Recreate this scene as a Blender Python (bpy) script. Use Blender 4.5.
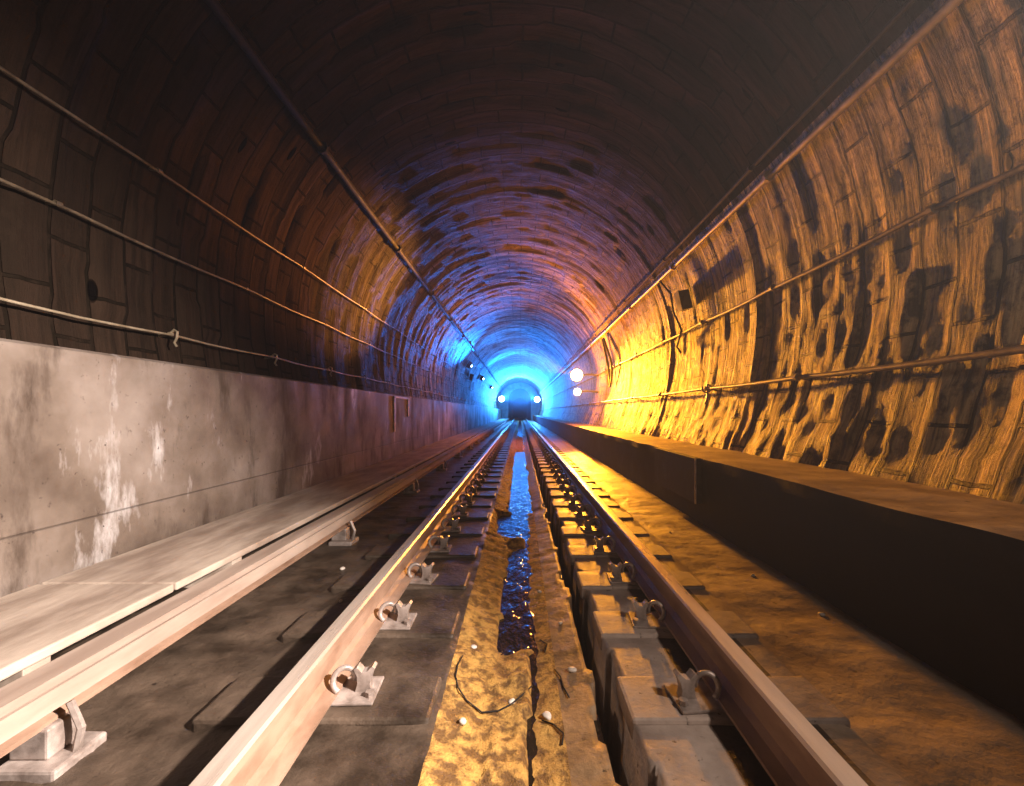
import bpy, bmesh, math, random
from mathutils import Vector, noise
random.seed(7)
for o in list(bpy.data.objects): bpy.data.objects.remove(o)
S = bpy.context.scene
col = S.collection
CZ = 1.10                                   # eye height above the track bed

# ------------------------------------------------------------------ camera
cd = bpy.data.cameras.new('camera'); cam = bpy.data.objects.new('camera', cd); col.objects.link(cam)
cam.location = (0, 0, CZ); cam.rotation_euler = (math.radians(90), 0, 0)
cd.sensor_width = 36; cd.lens = 466/1024*36
cd.shift_x = -8/1024; cd.shift_y = 19/1024; cd.clip_start = .02; cd.clip_end = 300
S.camera = cam
# ------------------------------------------------------------------ world, exposure, lights
w = bpy.data.worlds.new('world'); S.world = w; w.use_nodes = True
w.node_tree.nodes['Background'].inputs[0].default_value = (0, 0, 0, 1)
w.node_tree.nodes['Background'].inputs[1].default_value = 0
hz = w.node_tree.nodes.new('ShaderNodeVolumeScatter')      # thin damp haze standing in the tunnel air
hz.inputs['Density'].default_value = .0026; hz.inputs['Anisotropy'].default_value = .35
w.node_tree.links.new(hz.outputs[0], w.node_tree.nodes['World Output'].inputs['Volume'])
S.view_settings.view_transform = 'Standard'; S.view_settings.look = 'None'
S.view_settings.exposure = 0; S.view_settings.gamma = 1; S.view_settings.use_curve_mapping = False

def lamp(name, kind, loc, energy, color, size=.1, rot=None, **kw):
    l = bpy.data.lights.new(name, kind); l.energy = energy; l.color = color
    if kind == 'AREA': l.size = size
    else: l.shadow_soft_size = size
    for k, v in kw.items(): setattr(l, k, v)
    o = bpy.data.objects.new(name, l); col.objects.link(o); o.location = loc
    if rot: o.rotation_euler = rot
    return o
ORANGE = (1, .36, .02); BLUE = (.025, .23, 1)
# unseen near light added off frame to the right, no lamp modelled
def aim(loc, to): return (Vector(to)-Vector(loc)).to_track_quat('-Z', 'Y').to_euler()
# each far floodlight is turned across the bore and upwards, its lens also spills a little straight down the track
for sg, x0, z0 in ((-1, -2.12, 1.60), (1, 1.98, 1.55)):
    a, e = math.radians(33), math.radians(13)
    p0 = (x0, 56.2, CZ+z0); to = (x0-sg*math.sin(a)*10, 56.2-math.cos(a)*10, CZ+z0+math.tan(e)*10)
    lamp('blue_flood', 'SPOT', p0, 90000, BLUE, .25, aim(p0, to), spot_size=math.radians(66), spot_blend=1)
    lamp('blue_spill', 'POINT', p0, 1100, (.04, .34, 1), .25)
# added blue fill lights near the wall boxes, to turn the mid vault blue
for x0, y0, z0, e in ((-2.00, 23.5, 2.15, 2200), (-2.15, 31.5, 2.05, 9000), (-2.1, 42, 2.0, 11000)):
    lamp('blue_vault_fill', 'SPOT', (x0, y0, CZ+z0), e, (.008, .21, 1), .06, aim((x0, y0, z0), (x0+4, y0, z0+1.5)), spot_size=math.radians(172), spot_blend=1)
lamp('blue_vault_fill_beam', 'SPOT', (-2.0, 23.4, CZ+2.15), 7500, (.006, .20, 1), .06, aim((-2.0, 23.4, 2.15), (-1.9, 15.5, 4.1)), spot_size=math.radians(46), spot_blend=1)  # added fill beam towards the nearer crown
lamp('orange_light_upper', 'SPOT', (1.72, 15.70, CZ+1.25), 16000, ORANGE, .16, aim((1.72, 15.7, CZ+1.25), (3.6, 5, CZ-.2)), spot_size=math.radians(38), spot_blend=1)
lamp('orange_light_lower', 'SPOT', (1.92, 15.80, CZ+.70), 3500, ORANGE, .06, aim((1.92, 15.8, CZ+.7), (2.4, 9, CZ-.6)), spot_size=math.radians(50), spot_blend=1)
lamp('orange_light_roof', 'SPOT', (1.80, 15.66, CZ+1.25), 4200, (1, .25, .008), .09, aim((1.8, 15.66, CZ+1.25), (2.0, 11.0, CZ+3.9)), spot_size=math.radians(64), spot_blend=1)
lamp('orange_side_beam', 'SPOT', (1.70, 15.68, CZ+1.25), 15000, (1, .36, .05), .06, aim((1.7, 15.68, 1.25), (-2.6, 7.9, 2.25)), spot_size=math.radians(20), spot_blend=.9)
lamp('orange_spill', 'POINT', (1.84, 15.66, CZ+1.25), 480, (1, .25, .01), .09)
WL = (1.75, .55, CZ+1.0)  # where the unseen added near lights stand
lamp('offframe_near_light', 'SPOT', WL, 260, (1, .80, .66), .05, aim(WL, (-1.8, 1.7, .2)), spot_size=math.radians(94), spot_blend=1)
lamp('offframe_near_glow', 'POINT', WL, 26, (1, .80, .66), .05)  # extra glow added to lift the ledge top
lamp('offframe_wall_fill', 'SPOT', (1.75, .50, CZ+1.0), 2700, (1, .84, .74), .05, aim(WL, (-2.4, 1.7, .55)), spot_size=math.radians(72), spot_blend=1)  # extra fill added to brighten the left concrete

# ------------------------------------------------------------------ helpers
def tag(o, label=None, cat=None, group=None, kind=None):
    if label: o['label'] = label
    if cat: o['category'] = cat
    if group: o['group'] = group
    if kind: o['kind'] = kind
    return o
def empty(name, loc=(0, 0, 0)):
    o = bpy.data.objects.new(name, None); col.objects.link(o); o.location = loc; o.empty_display_size = .1
    return o
class MB:
    def __init__(s): s.v = []; s.f = []; s.uv = None
    def add(s, vs, fs):
        n = len(s.v); s.v += [tuple(p) for p in vs]; s.f += [tuple(i+n for i in f) for f in fs]; return s
    def box(s, x0, x1, y0, y1, z0, z1, b=0.0):
        if b <= 0:
            return s.add([(x0,y0,z0),(x1,y0,z0),(x1,y1,z0),(x0,y1,z0),(x0,y0,z1),(x1,y0,z1),(x1,y1,z1),(x0,y1,z1)],
                  [(3,2,1,0),(4,5,6,7),(0,1,5,4),(1,2,6,5),(2,3,7,6),(3,0,4,7)])
        bm = bmesh.new(); bmesh.ops.create_cube(bm, size=1)
        for v in bm.verts: v.co = Vector(((x0+x1)/2+v.co.x*(x1-x0), (y0+y1)/2+v.co.y*(y1-y0), (z0+z1)/2+v.co.z*(z1-z0)))
        bmesh.ops.bevel(bm, geom=bm.edges[:], offset=b, segments=2, affect='EDGES', profile=.5)
        return s.bm(bm)
    def bm(s, bm):
        bm.verts.index_update()
        s.add([v.co[:] for v in bm.verts], [[v.index for v in f.verts] for f in bm.faces]); bm.free(); return s
    def tube(s, pts, r, n=8, cap=True):
        pts = [Vector(p) for p in pts]; rs = r if isinstance(r, (list, tuple)) else [r]*len(pts)
        T = [(pts[min(i+1, len(pts)-1)]-pts[max(i-1, 0)]).normalized() for i in range(len(pts))]
        up = Vector((0, 0, 1)) if abs(T[0].z) < .9 else Vector((1, 0, 0))
        a = T[0].cross(up).normalized(); vs = []
        for i, p in enumerate(pts):
            a = (a - T[i]*a.dot(T[i])).normalized(); b = T[i].cross(a)
            for k in range(n):
                t = 2*math.pi*k/n; vs.append(p + (a*math.cos(t)+b*math.sin(t))*rs[i])
        fs = [(i*n+k, i*n+(k+1) % n, (i+1)*n+(k+1) % n, (i+1)*n+k) for i in range(len(pts)-1) for k in range(n)]
        if cap: fs += [tuple(range(n))[::-1], tuple(range((len(pts)-1)*n, len(pts)*n))]
        return s.add(vs, fs)
    def extrude(s, prof, y0, y1, steps=1):          # profile of (x, z) closed, along y
        n = len(prof); vs = []
        for i in range(steps+1):
            y = y0+(y1-y0)*i/steps; vs += [(x, y, z) for x, z in prof]
        fs = [(i*n+k, i*n+(k+1) % n, (i+1)*n+(k+1) % n, (i+1)*n+k) for i in range(steps) for k in range(n)]
        fs += [tuple(range(n))[::-1], tuple(range(steps*n, (steps+1)*n))]
        return s.add(vs, fs)
    def sphere(s, c, r, seg=12, sq=(1, 1, 1)):
        bm = bmesh.new(); bmesh.ops.create_uvsphere(bm, u_segments=seg, v_segments=seg*2//3, radius=r)
        for v in bm.verts: v.co = Vector((c[0]+v.co.x*sq[0], c[1]+v.co.y*sq[1], c[2]+v.co.z*sq[2]))
        return s.bm(bm)
    def build(s, name, mat, parent=None, smooth=False, loc=None):
        me = bpy.data.meshes.new(name); me.from_pydata(s.v, [], s.f)
        bm = bmesh.new(); bm.from_mesh(me); bmesh.ops.recalc_face_normals(bm, faces=bm.faces); bm.to_mesh(me); bm.free()
        if smooth: me.polygons.foreach_set('use_smooth', [True]*len(me.polygons))
        me.materials.append(mat)
        o = bpy.data.objects.new(name, me); col.objects.link(o)
        if parent: o.parent = parent
        if loc: o.location = loc
        return o
def copy_tree(o, parent=None):
    c = o.copy(); col.objects.link(c)
    if parent: c.parent = parent
    for ch in list(o.children): copy_tree(ch, c)
    return c
ORD = ['nearest', 'second nearest', 'third nearest', 'fourth nearest', 'fifth nearest', 'sixth nearest', 'seventh nearest',
       'eighth nearest', 'ninth nearest', 'tenth nearest', 'eleventh nearest', 'twelfth nearest']

# ------------------------------------------------------------------ materials
def mat(name):
    m = bpy.data.materials.new(name); m.use_nodes = True; nt = m.node_tree
    return m, nt, nt.nodes['Principled BSDF']
def N(nt, t, **kw):
    n = nt.nodes.new(t)
    for k, v in kw.items():
        if k in n.inputs: n.inputs[k].default_value = v
        else: setattr(n, k, v)
    return n
def ramp(nt, fac, stops):
    r = nt.nodes.new('ShaderNodeValToRGB'); nt.links.new(fac, r.inputs[0])
    e = r.color_ramp.elements
    while len(e) < len(stops): e.new(.5)
    for i, (p, c) in enumerate(stops):
        e[i].position = p; e[i].color = (*c, 1) if len(c) == 3 else c
    return r.outputs[0]
def mathn(nt, op, a, b=None, c=None):
    n = nt.nodes.new('ShaderNodeMath'); n.operation = op
    for i, x in enumerate((a, b, c)):
        if x is None: continue
        if isinstance(x, (int, float)): n.inputs[i].default_value = x
        else: nt.links.new(x, n.inputs[i])
    return n.outputs[0]
def mix(nt, fac, a, b, mode='MIX'):
    n = nt.nodes.new('ShaderNodeMix'); n.data_type = 'RGBA'; n.blend_type = mode
    for i, x in ((0, fac), (6, a), (7, b)):
        if isinstance(x, (int, float)): n.inputs[i].default_value = x
        elif isinstance(x, tuple): n.inputs[i].default_value = (*x, 1)
        else: nt.links.new(x, n.inputs[i])
    return n.outputs[2]
def coords(nt, scale=(1, 1, 1), uv=False, loc=(0, 0, 0)):
    if uv: src = N(nt, 'ShaderNodeUVMap').outputs[0]
    else: src = N(nt, 'ShaderNodeTexCoord').outputs['Object']
    mp = nt.nodes.new('ShaderNodeMapping'); mp.inputs['Scale'].default_value = scale; mp.inputs['Location'].default_value = loc
    nt.links.new(src, mp.inputs[0]); return mp.outputs[0]
def noi(nt, vec, scale, detail=5, rough=.6):
    n = N(nt, 'ShaderNodeTexNoise'); nt.links.new(vec, n.inputs['Vector'])
    n.inputs['Scale'].default_value = scale; n.inputs['Detail'].default_value = detail; n.inputs['Roughness'].default_value = rough
    return n.outputs[0]
def bump(nt, h, strength, dist, bsdf, prev=None):
    b = N(nt, 'ShaderNodeBump'); b.inputs['Strength'].default_value = strength; b.inputs['Distance'].default_value = dist
    nt.links.new(h, b.inputs['Height'])
    if prev: nt.links.new(prev, b.inputs['Normal'])
    nt.links.new(b.outputs[0], bsdf.inputs['Normal']); return b.outputs[0]

def masonry(name, c0, c1, joint, rough, bstr, streak, spec):
    """blocks laid in rings round the bore, uv in metres (u round the ring, v along the tunnel)"""
    m, nt, p = mat(name)
    uv = coords(nt, uv=True)
    wob = N(nt, 'ShaderNodeVectorMath', operation='MULTIPLY_ADD')
    nn = N(nt, 'ShaderNodeTexNoise'); nt.links.new(uv, nn.inputs['Vector']); nn.inputs['Scale'].default_value = 2.2; nn.inputs['Detail'].default_value = 3
    nt.links.new(nn.outputs['Color'], wob.inputs[0]); wob.inputs[1].default_value = (.05, .05, 0); nt.links.new(uv, wob.inputs[2])
    br = N(nt, 'ShaderNodeTexBrick'); nt.links.new(wob.outputs[0], br.inputs['Vector'])
    br.inputs['Scale'].default_value = 1; br.inputs['Brick Width'].default_value = .62; br.inputs['Row Height'].default_value = .27
    br.inputs['Mortar Size'].default_value = .014; br.inputs['Mortar Smooth'].default_value = .35
    br.inputs['Color1'].default_value = (*c0, 1); br.inputs['Color2'].default_value = (*c1, 1); br.inputs['Mortar'].default_value = (*joint, 1)
    st = noi(nt, coords(nt, (.55, 7, 1), uv=True), 1.6, 8, .68)
    sp = noi(nt, coords(nt, (1, 1, 1), uv=True), 5, 8, .7)
    # short weep slots, longer round the ring than along it
    vo = N(nt, 'ShaderNodeTexVoronoi'); nt.links.new(coords(nt, (1.15, 3.3, 1), uv=True), vo.inputs['Vector']); vo.inputs['Scale'].default_value = 1.0
    slot = ramp(nt, vo.outputs['Distance'], [(.085, (1, 1, 1)), (.105, (0, 0, 0))])
    vr = ramp(nt, N_sep(nt, vo.outputs['Color']), [(.42, (0, 0, 0)), (.44, (1, 1, 1))])
    slot = mathn(nt, 'MULTIPLY', slot, vr)
    if name.startswith('sooty'):                # light fall-off painted in: lining dark near, paler further in, blockwise
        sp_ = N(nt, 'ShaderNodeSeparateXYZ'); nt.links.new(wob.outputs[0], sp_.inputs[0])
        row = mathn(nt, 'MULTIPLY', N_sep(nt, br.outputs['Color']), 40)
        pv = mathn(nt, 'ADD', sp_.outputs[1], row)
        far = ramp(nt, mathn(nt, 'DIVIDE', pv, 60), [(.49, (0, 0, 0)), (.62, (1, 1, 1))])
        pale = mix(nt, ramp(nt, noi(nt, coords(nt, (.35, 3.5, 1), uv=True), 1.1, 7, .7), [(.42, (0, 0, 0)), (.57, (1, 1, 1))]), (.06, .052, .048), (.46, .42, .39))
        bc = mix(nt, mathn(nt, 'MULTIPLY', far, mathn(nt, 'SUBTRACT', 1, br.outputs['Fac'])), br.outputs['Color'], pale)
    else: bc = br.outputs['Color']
    c = mix(nt, ramp(nt, st, [(.40, (.12,)*3), (.55, (1, 1, 1))]), (.02, .014, .010), bc)
    c = mix(nt, ramp(nt, sp, [(.40, (.12 if 'lime' in name else .3,)*3), (.53 if 'lime' in name else .50, (1, 1, 1))]), (.03, .02, .014), c)
    c = mix(nt, slot, c, (.004, .003, .003))
    if name.startswith('sooty'): nt.links.new(ramp(nt, mathn(nt, 'DIVIDE', sp_.outputs[1], 60), [(.44, (.0, .0, .0)), (.62, (.14, .14, .14))]), p.inputs['Specular IOR Level'])  # sheen held back near the eye, to dim the blue light there
    nt.links.new(c, p.inputs['Base Color'])
    nt.links.new(ramp(nt, sp, [(.3, (rough-.12,)*3), (.75, (rough+.25,)*3)]), p.inputs['Roughness'])
    p.inputs['Specular IOR Level'].default_value = spec
    h = mathn(nt, 'ADD', mathn(nt, 'MULTIPLY', br.outputs['Fac'], -.8), mathn(nt, 'MULTIPLY', st, streak))
    h = mathn(nt, 'ADD', h, mathn(nt, 'MULTIPLY', sp, .9)); h = mathn(nt, 'ADD', h, mathn(nt, 'MULTIPLY', slot, -1.5))
    bump(nt, h, bstr, .035, p)
    return m
def N_sep(nt, c):
    s = N(nt, 'ShaderNodeSeparateColor'); nt.links.new(c, s.inputs[0]); return s.outputs[0]
M = {}
M['brick'] = masonry('sooty_shaded_ring_masonry', (.045, .028, .019), (.026, .017, .012), (.012, .009, .006), .62, .8, .9, .10)  # soot tone deepened to keep the near lining dim
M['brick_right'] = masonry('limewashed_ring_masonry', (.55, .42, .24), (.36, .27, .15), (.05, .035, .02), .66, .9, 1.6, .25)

def simple(name, c0, c1, rough=.6, scale=4, bstr=.4, dist=.01, spec=.5, metal=0, sc=(1, 1, 1), lo=.38, hi=.62, dots=None):
    m, nt, p = mat(name)
    v = coords(nt, sc); n1 = noi(nt, v, scale, 8, .62); n2 = noi(nt, v, scale*7, 5, .6)
    c = ramp(nt, n1, [(lo, c0), (hi, c1)])
    if dots: c = mix(nt, ramp(nt, n2, [(.28, (1, 1, 1)), (.36, (0, 0, 0))]), c, dots)
    nt.links.new(c, p.inputs['Base Color'])
    nt.links.new(ramp(nt, n1, [(.3, (max(rough-.15, .05),)*3), (.7, (min(rough+.15, 1),)*3)]), p.inputs['Roughness'])
    p.inputs['Metallic'].default_value = metal; p.inputs['Specular IOR Level'].default_value = spec
    bump(nt, mathn(nt, 'ADD', n1, mathn(nt, 'MULTIPLY', n2, .35)), bstr, dist, p)
    return m
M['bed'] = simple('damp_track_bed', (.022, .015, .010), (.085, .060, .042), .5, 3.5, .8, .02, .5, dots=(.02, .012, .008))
M['mud'] = simple('rusty_silt', (.13, .062, .014), (.54, .30, .07), .75, 17, 1, .025, .5, lo=.42, hi=.58, dots=(.05, .025, .01))
M['silt'] = simple('ochre_silt_strip', (.13, .075, .034), (.32, .20, .10), .62, 5, .8, .015, .6, dots=(.05, .03, .015))
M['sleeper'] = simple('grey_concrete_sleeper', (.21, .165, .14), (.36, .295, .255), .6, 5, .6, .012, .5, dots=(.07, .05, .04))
M['ledge'] = simple('ledge_concrete', (.20, .14, .09), (.42, .32, .22), .6, 3, .7, .015, .4, dots=(.06, .04, .03))
M['ledge_face'] = simple('shaded_ledge_face', (.010, .008, .006), (.022, .017, .013), .9, 2, .5, .01, .3)  # near-black stands in for shade on the ledge side
M['steel'] = simple('polished_rail_head', (.50, .42, .36), (.72, .62, .54), .34, 6, .15, .002, .5, .55, (1, .1, 1))
M['rust'] = simple('rusty_rail_side', (.20, .12, .08), (.32, .21, .15), .55, 8, .5, .004, .5, .15, (1, .4, 1))
M['iron'] = simple('pale_cast_iron', (.22, .18, .16), (.42, .36, .33), .45, 14, .5, .004, .5, .3)
M['pipe'] = simple('grimy_pipe', (.10, .075, .05), (.22, .17, .11), .5, 10, .5, .004, .5, .2)
M['conduit'] = simple('pale_conduit', (.30, .24, .16), (.50, .42, .30), .45, 6, .4, .004, .5, .2)
M['cable'] = simple('black_cable', (.012, .010, .009), (.03, .025, .022), .75, 10, .3, .003, .2)
M['boxm'] = simple('dark_box_enamel', (.03, .03, .03), (.07, .065, .06), .4, 8, .3, .003, .5, .3)
M['board'] = simple('pale_cover_board', (.26, .20, .16), (.50, .42, .35), .6, 3, .5, .006, .5, 0, (2, .5, 1))
M['cover'] = simple('conductor_cover_board', (.28, .21, .17), (.46, .37, .31), .5, 4, .3, .004, .5, 0, (2, .2, 1))
M['pebble'] = simple('pale_pebble', (.45, .40, .35), (.75, .70, .65), .5, 12, .4, .003)
M['bulk'] = simple('portal_concrete', (.25, .25, .25), (.45, .45, .45), .6, 2, .5, .02)
def emis(name, c, s):
    m, nt, p = mat(name); p.inputs['Base Color'].default_value = (*c, 1)
    p.inputs['Emission Color'].default_value = (*c, 1); p.inputs['Emission Strength'].default_value = s; return m
M['glow_o'] = emis('lit_amber_lens', (1, .72, .35), 28)
M['glow_b'] = emis('lit_blue_white_lens', (.45, .78, 1), 40)

def left_concrete():
    m, nt, p = mat('stained_left_concrete')
    v = coords(nt); n1 = noi(nt, v, .9, 8, .6); n2 = noi(nt, coords(nt, (1, 1, .35)), 2.4, 8, .65); n3 = noi(nt, v, 22, 6, .7)
    c = ramp(nt, n1, [(.36, (.08, .058, .044)), (.5, (.17, .135, .11)), (.66, (.30, .255, .225))])
    c = mix(nt, ramp(nt, n2, [(.36, (1, 1, 1)), (.47, (0, 0, 0))]), c, (.07, .05, .038))
    c = mix(nt, ramp(nt, n2, [(.60, (0, 0, 0)), (.70, (1, 1, 1))]), c, (.50, .48, .48))
    c = mix(nt, ramp(nt, n3, [(.30, (1, 1, 1)), (.38, (0, 0, 0))]), c, (.05, .035, .03))
    # formwork joint near the foot of the wall
    sep = N(nt, 'ShaderNodeSeparateXYZ'); nt.links.new(v, sep.inputs[0])
    jl = mathn(nt, 'ABSOLUTE', mathn(nt, 'SUBTRACT', sep.outputs[2], .50))
    jm = ramp(nt, jl, [(.002, (.6,)*3), (.006, (0, 0, 0))])
    c = mix(nt, jm, c, (.03, .02, .018))
    nt.links.new(c, p.inputs['Base Color'])
    nt.links.new(ramp(nt, n2, [(.35, (.75,)*3), (.68, (.42,)*3)]), p.inputs['Roughness']); p.inputs['Specular IOR Level'].default_value = .25
    h = mathn(nt, 'ADD', mathn(nt, 'MULTIPLY', n1, 1.2), mathn(nt, 'MULTIPLY', n3, .25)); h = mathn(nt, 'SUBTRACT', h, jm)
    bump(nt, h, .5, .02, p); return m
M['lconc'] = left_concrete()
def water():
    m, nt, p = mat('shallow_dirty_water')
    p.inputs['Base Color'].default_value = (.018, .012, .007, 1); p.inputs['Roughness'].default_value = .06
    p.inputs['Specular IOR Level'].default_value = .35
    bump(nt, noi(nt, coords(nt, (1, .45, 1)), 14, 3, .55), .8, .026, p); return m
M['water'] = water()

# ------------------------------------------------------------------ tunnel section (X across, Z above the eye)
CX, CV, R = -.10, 1.15, 2.85
def sec(s):
    """s = arc parameter in metres from the crown, negative to the left; returns X, Z, nx, nz (inward normal)"""
    q = math.pi/2*R
    if abs(s) <= q:
        t = s/R; return CX+R*math.sin(t), CV+R*math.cos(t), -math.sin(t), -math.cos(t)
    d = abs(s)-q; sg = 1 if s > 0 else -1
    k = .33*(d/1.6)**2
    sl = .66*d/1.6/1.6
    nx, nz = -sg, sl; l = math.hypot(nx, nz)
    return CX+sg*(R-k), CV-d, nx/l, nz/l
YS = []; y = -2.6
while y < 64:
    YS.append(y); y += .045 if -.2 < y < 9 else (.07 if y < 16 else (.13 if y < 30 else .3))
YS.append(64.0)
def disp(s, y, X, Z):
    row = math.floor(y/.27); off = .31*(row % 2); blk = math.floor((s+off)/.62)
    h = (noise.cell((blk+.5, row+.5, 3.3))-.5)*(.022 if s < 2.6 else .009)
    h += noise.noise((s*.6, y*.6, 1.7))*(.030 if s < 2 else .012) + noise.noise((s*1.3, y*7.5, 9.1))*(.012 if s < 2.6 else .006)
    ribs = (y+.9) % 3.1                                # slightly proud lining rings
    if ribs < .27: h += .02
    right = max(0, min(1, (s-2.9)/1.6))
    if right > 0:
        h += right*(noise.noise((s*.9, y*2.6, 4.4))*.012 + (noise.noise((s*2.6, y*9, 2.2))*.018 + noise.fractal((s*5, y*8, .2), .8, 2.2, 3)*.012)*max(.25, min(1, (6.5-y)/2)))
        low = max(0, min(1, (s-5.3)/.8))
        h += low*(abs(noise.noise((s*3, y*3.2, 7.7)))*.06)
    return h
def vault(name, s0, s1, n, m, smooth=False):
    vs = []; uvs = []
    SS = [s0+(s1-s0)*i/n for i in range(n+1)]
    for y in YS:
        for s in SS:
            X, Z, nx, nz = sec(s); h = disp(s, y, X, Z)
            vs.append((X+nx*h, y, Z+nz*h+CZ)); uvs.append((s, y))
    c = n+1; fs = [(j*c+i, j*c+i+1, (j+1)*c+i+1, (j+1)*c+i) for j in range(len(YS)-1) for i in range(n)]
    me = bpy.data.meshes.new(name); me.from_pydata(vs, [], fs)
    ul = me.uv_layers.new(name='UVMap')
    ul.data.foreach_set('uv', [t for lp in me.loops for t in (uvs[lp.vertex_index][0]+20, uvs[lp.vertex_index][1]+20)])
    me.polygons.foreach_set('use_smooth', [True]*len(me.polygons))
    me.materials.append(m); o = bpy.data.objects.new(name, me); col.objects.link(o); return tag(o, kind='structure')
SL, SR = -3.05, 3.15
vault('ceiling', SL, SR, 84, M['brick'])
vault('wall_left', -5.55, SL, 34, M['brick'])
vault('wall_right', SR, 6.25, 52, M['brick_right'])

# concrete dado along the foot of the left wall
mb = MB(); prof = [(-3.2, -.05), (-2.44, -.05), (-2.45, CZ+.335), (-2.475, CZ+.352), (-3.2, CZ+.37)]
mb.extrude(prof, -2.6, 64, 1); tag(mb.build('wall_left_lower', M['lconc']), kind='structure')
# ledge on the right: top slab and face
X1 = 1.73
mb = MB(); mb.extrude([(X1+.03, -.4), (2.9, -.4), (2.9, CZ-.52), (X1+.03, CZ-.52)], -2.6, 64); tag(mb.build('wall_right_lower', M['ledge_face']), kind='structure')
mb = MB(); ys = [y for y in YS]; cols_ = 14
vs = []; 
for y in ys:
    for i in range(cols_+1):
        x = X1 + (2.75-X1)*i/cols_
        e = noise.noise((y*1.7, 1, 5))*.012 if i == 0 else 0
        vs.append((x+e, y, CZ-.44+noise.noise((x*3, y*2, 1))*.010-(.006 if i == 0 else 0)))
c = cols_+1
fs = [(j*c+i, j*c+i+1, (j+1)*c+i+1, (j+1)*c+i) for j in range(len(ys)-1) for i in range(cols_)]
n0 = len(vs); vs += [(X1+noise.noise((y*1.7, 1, 5))*.012, y, CZ-.525) for y in ys]
fs += [(j*c, (j+1)*c, n0+j+1, n0+j) for j in range(len(ys)-1)]
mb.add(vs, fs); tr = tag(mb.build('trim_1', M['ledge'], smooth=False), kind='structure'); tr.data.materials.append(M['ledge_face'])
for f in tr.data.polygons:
    if abs(f.normal.x) > .7: f.material_index = 1  # slab lip painted in the same shade tone

# track bed as one height field
def hbed(x, y):
    def st(a, b): return max(0, min(1, (x-a)/(b-a)))
    e1 = -.30+noise.noise((0, y*1.1, 3))*.015; e2 = .29+noise.noise((0, y*3.4, 8))*.035; e3 = .385+noise.noise((0, y*2.9, 5))*.022
    wl = -.10+noise.noise((0, y*.9, 14))*.05+noise.noise((0, y*6, 4))*.015; wr = .03+noise.noise((0, y*1.1, 11))*.05+noise.noise((0, y*7, 4))*.012
    if 4.15 < y < 5.1: wl -= .12; wr += .02
    if y > 5.2: wl -= .04; wr += .08
    n = noise.fractal((x*9, y*9, 0), .8, 2.1, 3)
    if x < e1:
        return .042+.010*noise.noise((x*5, y*5, 2)) + (0 if x > -1.1 else .012*n-.02)
    if x < wl: t = (x-e1)/(wl-e1+1e-6); return .035*(1-t)-.03*t+.012*n+.010*noise.noise((x*30, y*30, 6))+.012
    if x < wr:
        bar = max(0, min(1, (2.35-y)/.3), min(1, max(0, (y-13)/.5)) if y < 21 else 0, 1-abs(y-4.0)/.3 if abs(y-4.0) < .3 else 0)
        return -.075+.022*n + bar*.070 + .03*noise.noise((x*4, y*1.6, 21))
    if x < e2: t = (x-wr)/(e2-wr+1e-6); return -.045*(1-t)+.018*t+.006*n
    if x < e3: return -.34
    if x < 1.1: return .044+.006*noise.noise((x*6, y*6, 2))
    return .012+.005*n+.012*noise.noise((x*3, y*3, 31))
xs = [-2.6+.06*i for i in range(27)]; x = -.98
while x < .5: xs.append(x); x += .021
while x < 1.86: xs.append(x); x += .045
FY = []; y = -2.6
while y < 64: FY.append(y); y += .025 if .8 < y < 6 else (.06 if y < 14 else .3)
FY.append(64)
vs = [(x, y, hbed(x, y)) for y in FY for x in xs]; c = len(xs)
me = bpy.data.meshes.new('floor')
fs = [(j*c+i, j*c+i+1, (j+1)*c+i+1, (j+1)*c+i) for j in range(len(FY)-1) for i in range(c-1)]
me.from_pydata(vs, [], fs)
M['wash'] = simple('smooth_grey_brown_wash', (.20, .15, .11), (.36, .28, .21), .45, 2.6, .8, .02, .5, dots=(.10, .07, .05))
for m_ in ('bed', 'mud', 'silt', 'sleeper', 'wash'): me.materials.append(M[m_])
mi = []
for j in range(len(FY)-1):
    for i in range(c-1):
        xm = (xs[i]+xs[i+1])/2
        mi.append(1 if -.28 < xm < .16 else (4 if xm > 1.0 else 2 if .16 <= xm < .31 else (3 if .36 < xm < .66 else 0)))
me.polygons.foreach_set('material_index', mi)
me.polygons.foreach_set('use_smooth', [True]*len(mi))
fl = bpy.data.objects.new('floor', me); col.objects.link(fl); tag(fl, kind='structure')
mb = MB(); mb.add([(-.34, -2, -.036), (.29, -2, -.036), (.29, 63, -.036), (-.34, 63, -.036)], [(0, 1, 2, 3)])
wv = []; 
tag(mb.build('water', M['water']), 'shallow dark water in the drain channel between the two rails', 'water', kind='stuff')

# ------------------------------------------------------------------ sleepers and fasteners
Y0 = 1.71-.6
def block(x0, x1):
    mb = MB(); mb.box(x0, x1, -.135, .135, -.02, .062, .014); return mb
NS = 66
sl0 = empty('sleeper', (0, Y0, 0))
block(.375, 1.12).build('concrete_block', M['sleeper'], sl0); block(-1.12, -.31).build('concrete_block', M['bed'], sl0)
for k in range(NS):
    o = sl0 if k == 0 else copy_tree(sl0)
    o.location = (random.uniform(-.012, .012), Y0+.6*k, random.uniform(-.004, .003))
    lab = ('%s concrete sleeper to the camera, under both running rails' % ORD[k]) if k < 12 else 'small distant concrete sleeper under the rails beyond the twelfth'
    tag(o, lab, 'sleeper', 'sleepers along the track')

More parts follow.
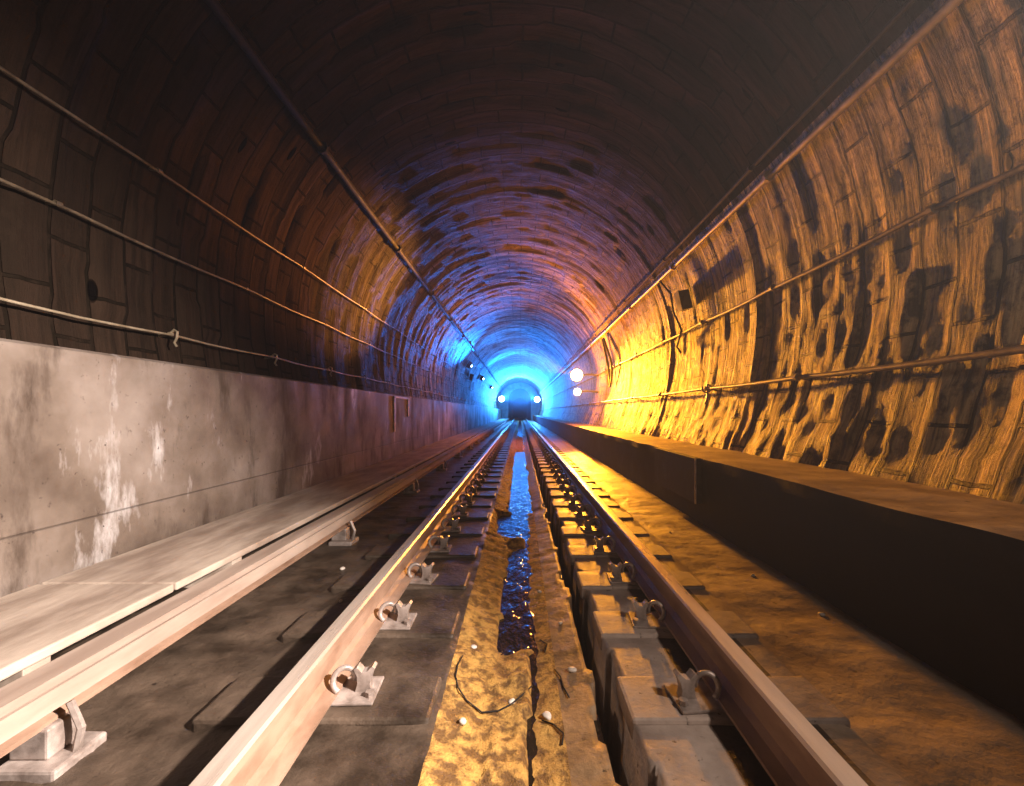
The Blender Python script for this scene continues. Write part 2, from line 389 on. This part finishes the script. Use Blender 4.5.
def fastener(sg):
    """inner side fastening of the rail on side sg, local origin at rail foot edge"""
    t = empty('rail_fastener')
    p = MB(); p.box(-.105, .075, -.085, .085, 0, .012, .004)
    p.build('base_plate', M['iron'], t)
    # upright lug with a forked top, standing on the plate
    L = MB(); prof = [(-.030, .0), (.028, .0), (.020, .030), (.022, .058), (.034, .082), (.022, .090), (.004, .070), (-.012, .072), (-.034, .092), (-.044, .084), (-.030, .055), (-.024, .030)]
    vs = [(-.052+a, -.020, .012+b) for a, b in prof] + [(-.052+a, .020, .012+b) for a, b in prof]; n = len(prof)
    L.add(vs, [tuple(range(n)), tuple(range(n, 2*n))[::-1]] + [(i, (i+1) % n, (i+1) % n+n, i+n) for i in range(n)])
    L.build('shoulder', M['iron'], t)
    # bent spring bar
    c = MB(); pts = []
    for i in range(15):
        a = math.radians(-70+i*20); pts.append((.018+.034*math.cos(a), -.045+.01*i/14*6, .062+.036*math.sin(a)))
    pts.append((-.03, .02, .040)); pts.append((-.05, .045, .030))
    c.tube(pts, .0105, 8); c.build('spring_clip', M['iron'], t, smooth=True)
    b = MB()
    bm = bmesh.new(); bmesh.ops.create_cone(bm, cap_ends=True, segments=6, radius1=.017, radius2=.017, depth=.018)
    for v in bm.verts: v.co += Vector((-.085, -.045, .021))
    b.bm(bm); b.build('bolt', M['iron'], t)
    t.scale = (sg, 1, 1); return t
def fastener_row(sg, side, xx, n):
    f0 = fastener(sg)
    for k in range(n):
        o = f0 if k == 0 else copy_tree(f0)
        o.location = (xx, Y0+.6*k+random.uniform(-.02, .02), .060); o.rotation_euler.z = random.uniform(-.12, .12); o.scale = (sg, 1, 1)
        lab = ('%s iron rail fastener on the %s' % (ORD[k], side)) if k < 12 else 'small distant rail fastener on the %s beyond the twelfth' % side
        tag(o, lab, 'rail fastener', 'fasteners on the %s' % side)
fastener_row(1, 'inner side of the right rail', .655, 44)
fastener_row(-1, 'inner side of the left rail', -.630, 44)

RB = .072; RT = CZ-.86
def rail(name, xc, label):
    h = RT-RB
    P = [(-.072, 0), (.072, 0), (.072, .011), (.030, .024), (.010, .042), (.0085, h-.055), (.014, h-.042), (.036, h-.034), (.036, h-.010), (.028, h-.001),
         (.012, h), (-.012, h), (-.028, h-.001), (-.036, h-.010), (-.036, h-.034), (-.014, h-.042), (-.0085, h-.055), (-.010, .042), (-.030, .024), (-.072, .011)]
    mb = MB(); mb.extrude([(xc+a, RB+b) for a, b in P], -2.6, 64, 8)
    o = mb.build(name, M['rust']); me = o.data; me.materials.append(M['steel'])
    for f in me.polygons:
        if f.center.z > RT-.012: f.material_index = 1
    return tag(o, label, 'rail', 'running rails')
rail('running_rail', -.735, 'left steel running rail with lit brown inner side')
rail('running_rail', .775, 'right steel running rail with black inner side and shiny head')

# conductor rail with its cover boards, on the left
t = empty('conductor_rail', (0, 0, 0)); tag(t, 'low boxed conductor rail with pale cover boards left of the track', 'conductor rail')
mb = MB(); mb.extrude([(-1.505, CZ-.825), (-1.40, CZ-.825), (-1.395, CZ-.795), (-1.505, CZ-.800)], -2.6, 64); mb.build('cover_board', M['cover'], t)
mb = MB(); mb.extrude([(-1.425, CZ-.895), (-1.398, CZ-.895), (-1.398, CZ-.832), (-1.425, CZ-.832)], -2.6, 64); mb.build('side_board', M['cover'], t)
mb = MB(); mb.extrude([(-1.52, CZ-.96), (-1.44, CZ-.96), (-1.44, CZ-.945), (-1.475, CZ-.93), (-1.475, CZ-.88), (-1.45, CZ-.86), (-1.45, CZ-.83), (-1.51, CZ-.83), (-1.51, CZ-.86), (-1.485, CZ-.88), (-1.485, CZ-.93), (-1.52, CZ-.945)], -2.6, 64)
mb.build('steel_rail', M['rust'], t)
for k in range(11):
    y = 1.45+k*2.4
    mb = MB(); mb.box(-1.55, -1.36, y-.09, y+.09, .0, .05, .01); mb.box(-1.54, -1.42, y-.05, y+.05, .05, CZ-.955, .008)
    mb.tube([(-1.38, y, .05), (-1.365, y, .12), (-1.40, y, CZ-.90)], .012, 6)
    mb.build('support_bracket', M['iron'], t)
# flat walking boards against the wall, laid end to end
y = -2.6; k = 0
bl = ['nearest pale walking board along the foot of the left wall', 'second pale walking board along the left wall, with brown smudges', 'third walking board along the left wall, going into shadow']
while y < 57:
    L = 4.9; mb = MB(); 
    mb.box(-2.375, -1.70, y+.008, y+L-.008, CZ-.885, CZ-.845, .008)
    for yy in (y+.6, y+L-.6): mb.box(-2.30, -1.76, yy-.05, yy+.05, -.01, CZ-.886, .004)
    o = mb.build('walking_board', M['board'])
    tag(o, bl[k-1] if 0 < k <= 3 else ('small distant walking board along the left wall' if k else 'pale walking board beside the camera along the left wall'), 'board', 'walking boards along the left wall')
    y += L; k += 1

# ------------------------------------------------------------------ pipes and cables
def onwall(s, off):
    X, Z, nx, nz = sec(s); return X+nx*off, Z+nz*off+CZ
def line(name, s, off, r, m, label, cat, brk=2.4, y0=-2.6, y1=62, sag=.02, first=.7, seg=8, hook=False, group=None):
    x, z = onwall(s, off); ps = []
    n = int((y1-y0)/.4)
    for i in range(n+1):
        y = y0+(y1-y0)*i/n; ph = ((y-first) % brk)/brk
        ps.append((x+noise.noise((y*.7, s, 2))*.008, y, z-sag*math.sin(math.pi*ph)+noise.noise((y*.5, s, 7))*.01))
    t = empty(name, (0, 0, 0)); tag(t, label, cat, group)
    mb = MB(); mb.tube(ps, r, seg); mb.build('tube', m, t, smooth=True)
    y = first
    while y < min(y1, 40):
        wx, wz = onwall(s, -.02); mb = MB()
        mb.tube([(x, y-.02, z), (x, y+.02, z)], r*1.7, 8)
        mb.tube([(x, y, z), (wx, y, wz)], .012, 6)
        if hook: mb.tube([(x, y, z+.01), (x+.03, y, z+.035), (x+.055, y+.0, z+.02), (x+.05, y, z-.03), (x+.03, y, z-.07), (x+.05, y, z-.10)], .010, 6)
        mb.build('bracket', m, t); y += brk
    return t
q = math.pi/2*R
def s_at(Zrel, side):                 # arc parameter at height
    if Zrel < CV: return side*(q+CV-Zrel)
    return side*R*math.acos((Zrel-CV)/R)
line('cable_conduit', s_at(.62, -1), .08, .009, M['conduit'], 'lowest thin conduit on the left wall, just above the concrete', 'conduit', 1.55, first=.68, hook=True)
line('cable_conduit', s_at(1.30, -1), .07, .010, M['pipe'], 'middle thin conduit on the left wall', 'conduit', 2.0, first=.9)
line('cable_conduit', s_at(1.88, -1), .07, .010, M['pipe'], 'third conduit up the left wall, at the haunch of the vault', 'conduit', 2.4, first=1.2)
line('black_cable', s_at(3.0, -1), .08, .040, M['cable'], 'thick black cable along the upper left of the vault', 'cable', 3.2, first=2.0, sag=.01)
t = line('water_pipe', s_at(.30, 1), .10, .022, M['pipe'], 'lowest pipe on the right wall, running above the ledge', 'pipe', 2.1, first=2.2, sag=.01)
line('water_pipe', s_at(1.31, 1), .09, .020, M['pipe'], 'middle thin pipe on the lit right wall', 'pipe', 1.9, first=1.1)
line('cable_duct', s_at(2.32, 1), .11, .032, M['conduit'], 'thick pale duct high on the right side of the vault', 'duct', 2.8, first=1.7, sag=.005, seg=10)
line('black_cable', s_at(2.50, 1), .10, .018, M['cable'], 'black cable just above the pale duct on the right', 'cable', 2.8, first=1.9, sag=.02)

# round clamp on the lowest right pipe
x, z = onwall(s_at(.30, 1), .12)
mb = MB(); mb.tube([(x+.06*math.cos(a), 6.35, z+.06*math.sin(a)) for a in [math.radians(-200+i*25) for i in range(12)]]+[(x+.01, 6.35, z-.14), (x-.02, 6.35, z-.22)], .014, 6)
o = mb.build('pipe_clamp', M['iron'], smooth=True); tag(o, 'curled iron clamp gripping the lowest pipe on the right wall', 'clamp')

def jbox(s, y, w_, h_, d, label, group=None, lit=False):
    X, Z, nx, nz = sec(s); t = empty('junction_box', (X+nx*.05, y, Z+nz*.05+CZ)); t.rotation_euler.y = math.atan2(-nz, nx) if nx else 0
    mb = MB(); mb.box(0-.03, d, -w_/2, w_/2, -h_/2, h_/2, .012); mb.build('body', M['boxm'], t)
    mb = MB(); mb.box(d, d+.012, -w_/2-.006, w_/2+.006, -h_/2-.006, h_/2+.006, .004); mb.build('lid', M['cable'], t)
    if lit:
        mb = MB(); mb.sphere((d+.02, 0, 0), .05, 10); mb.build('lens', M['glow_b'], t, smooth=True)  # added glowing bead, goes with the blue fill lights
    return tag(t, label, 'junction box', group)
jbox(s_at(1.78, 1), 7.35, .20, .30, .13, 'dark junction box on the lit right wall under the duct')
for i, (y, s) in enumerate(((23.5, 2.42), (31.5, 2.35), (42, 2.3), (26, 1.98))):
    jbox(s_at(s, -1), y, .32, .34, .16, ['nearest black junction box on the blue-lit left wall, top of its pair', 'second black junction box along the blue-lit left wall',
        'farthest tiny black junction box on the blue-lit left wall', 'lower black junction box on the blue-lit left wall'][i], 'junction boxes on the blue-lit wall', lit=(i < 3))
# dangling cables on the right
def hang(name, pts, r, label, m='cable'):
    mb = MB(); 
    for P in pts: mb.tube(P, r, 7)
    return tag(mb.build(name, M[m], smooth=True), label, 'cable')
def W(Z, y, off): x, z = onwall(s_at(Z, 1), off); return (x, y, z)
hang('hanging_cable', [[W(2.2, 13.6, .12), W(1.85, 13.5, .14), W(1.5, 13.2, .16), W(1.25, 13.15, .15), W(.95, 13.35, .12), W(.72, 13.5, .12)],
                       [W(2.2, 13.7, .12), W(1.8, 13.95, .12), W(1.3, 13.8, .12), W(.95, 13.65, .12), W(.72, 13.5, .12)]], .035, 'looped black cable hanging on the wall beside the amber lamps')
hang('hanging_cable', [[W(2.3, 8.0, .12), W(2.0, 7.75, .12), W(1.7, 7.8, .13), W(1.35, 7.6, .11), W(1.1, 7.9, .09), W(.98, 7.7, .09)]], .018, 'thin cable dropping from the duct past the dark junction box')

# ------------------------------------------------------------------ lamps
def wall_lamp(name, x, y, z, r, wx, label, glow, grp=None):
    t = empty(name, (0, 0, 0)); tag(t, label, 'lamp', grp)
    mb = MB(); mb.sphere((x, y, z), r, 20, (1, .6, 1)); mb.build('lens', glow, t, smooth=True)
    mb = MB(); mb.tube([(x, y+r*.1, z), (x, y+r*.5, z), (x, y+r*1.4, z), (x, y+r*1.9, z)], [r*1.12, r*1.15, r*.8, r*.3], 20); mb.build('housing', M['boxm'], t, smooth=False)
    mb = MB(); mb.tube([(x, y+r*1.3, z), ((x+wx)/2, y+r*1.3, z+.04), (wx, y+r*1.3, z)], .03, 8); mb.build('wall_bracket', M['boxm'], t)
    return t
wall_lamp('tunnel_lamp', 1.95, 16.0, CZ+1.27, .20, 2.85, 'large glaring amber lamp on the right wall, upper of two', M['glow_o'])
wall_lamp('tunnel_lamp', 1.97, 16.0, CZ+.69, .12, 2.72, 'small amber lamp directly below the large amber lamp', M['glow_o'])
wall_lamp('floodlight', -2.25, 57, CZ+1.60, .34, -2.95, 'left of the two distant blue-white floodlights', M['glow_b'])
wall_lamp('floodlight', 2.10, 57, CZ+1.55, .34, 2.80, 'right of the two distant blue-white floodlights', M['glow_b'])

# ------------------------------------------------------------------ far portal and bore behind it
mb = MB()
inner = [(-1.60, -.3)] + [(-.05-1.55*math.cos(a), CZ+1.65+1.62*math.sin(a)) for a in [math.pi*i/20 for i in range(21)]] + [(1.5, -.3)]
outer = [(-3.3, -.3)] + [(-.05-3.3*math.cos(a), CZ+1.3+3.1*math.sin(a)) for a in [math.pi*i/20 for i in range(21)]] + [(3.3, -.3)]
n = len(inner)
vs = [(x, 63.4, z) for x, z in inner]+[(x, 63.4, z) for x, z in outer]+[(x, 64.2, z) for x, z in inner]
mb.add(vs, [(i, i+1, n+i+1, n+i) for i in range(n-1)]+[(i, i+1, 2*n+i+1, 2*n+i) for i in range(n-1)])
tag(mb.build('wall_far', M['bulk']), kind='structure')
mb = MB(); vs = [(x*1.05, y, z) for y in (64.2, 110) for x, z in inner]
mb.add(vs, [(i, i+1, n+i+1, n+i) for i in range(n-1)]+[(0, n-1, 2*n-1, n), tuple(range(n, 2*n))]); tag(mb.build('wall_far_bore', M['ledge_face']), kind='structure')

# ------------------------------------------------------------------ small things
# cover panel leaning flush on the ledge face
t = empty('cover_panel', (X1-.03, 5.15, 0)); tag(t, 'dark rectangular panel fixed to the face of the right ledge', 'panel')
mb = MB(); mb.box(-.02, .05, -.68, .68, .22, CZ-.445, .004); mb.build('sheet', M['cable'], t)
mb = MB(); mb.box(-.026, -.014, -.70, -.675, .22, CZ-.45, .003); mb.build('edge_strip', M['iron'], t)
# whitewashed niche frame on the left wall
t = empty('niche_frame', (-2.44, 9.6, CZ)); tag(t, 'flaking white painted frame on the dark left concrete wall', 'frame')
for a in ((-.62, -.52, -.38, .30), (.50, .58, -.10, .30)):
    mb = MB(); mb.box(-.01, .02, a[0], a[1], a[2], a[3], .004); mb.build('upright', M['pebble'], t)
mb = MB(); mb.box(-.01, .02, -.62, .58, .27, .31, .004); mb.build('top_bar', M['pebble'], t)
# pebbles
spots = [(-.215, 2.15, 'pale pebble on the rusty silt left of the water'), (-.03, 1.78, 'pale pebble at the near end of the water'), (.10, 1.72, 'pale stone at the right edge of the water'),
         (.22, 1.98, 'small stone on the silt beside the black trench'), (.21, 2.42, 'second small stone beside the black trench'), (-.2, 1.62, 'nearest pale pebble on the silt'),
         (1.62, 2.5, 'stone at the foot of the right ledge'), (1.55, 3.1, 'second stone at the foot of the right ledge'), (-1.0, 2.6, 'pale stone left of the left rail'), (.12, 2.9, 'small stone on the right bank of the water'),
         (-1.22, 3.2, 'small stone beside the conductor rail'), (1.35, 4.2, 'stone right of the right rail')]
for i, (x, y, lab) in enumerate(spots):
    r = .009+.008*random.random(); bm = bmesh.new(); bmesh.ops.create_icosphere(bm, subdivisions=2, radius=r)
    for v in bm.verts: v.co = Vector((v.co.x*1.3, v.co.y, v.co.z*.7))*(1+.35*noise.noise(v.co*60+Vector((i, 0, 0))))
    mb = MB(); mb.bm(bm); o = mb.build('pebble', M['pebble'], smooth=True, loc=(x, y, max(hbed(x, y), -.036)+r*.45)); o.rotation_euler.z = i
    tag(o, lab, 'stone', 'loose stones on the track bed')
def lay(P, dz=.006): return [(x, y, max(hbed(x, y), -.036)+dz) for x, y in P]
mb = MB(); mb.tube(lay([(-.25, 2.02), (-.262, 1.95), (-.26, 1.88), (-.24, 1.80), (-.20, 1.74), (-.14, 1.715), (-.08, 1.72), (-.03, 1.75), (.01, 1.83), (.05, 1.92)], .008), .0032, 6)
tag(mb.build('bent_wire', M['cable'], smooth=True), 'thin bent black wire lying across the near silt', 'wire')
for P, lab in (([(.15, 2.02), (.17, 1.95), (.175, 1.86), (.19, 1.80)], 'short dark twig on the silt by the trench, nearest'), ([(.10, 2.30), (.13, 2.24), (.115, 2.17)], 'curled dark twig on the silt, farther one'),
               ([(.08, 1.70), (.12, 1.66), (.15, 1.60), (.14, 1.55)], 'dark twig at the near edge of the silt')):
    mb = MB(); mb.tube(lay(P, .006), .0032, 5); tag(mb.build('twig', M['cable'], smooth=True), lab, 'twig')
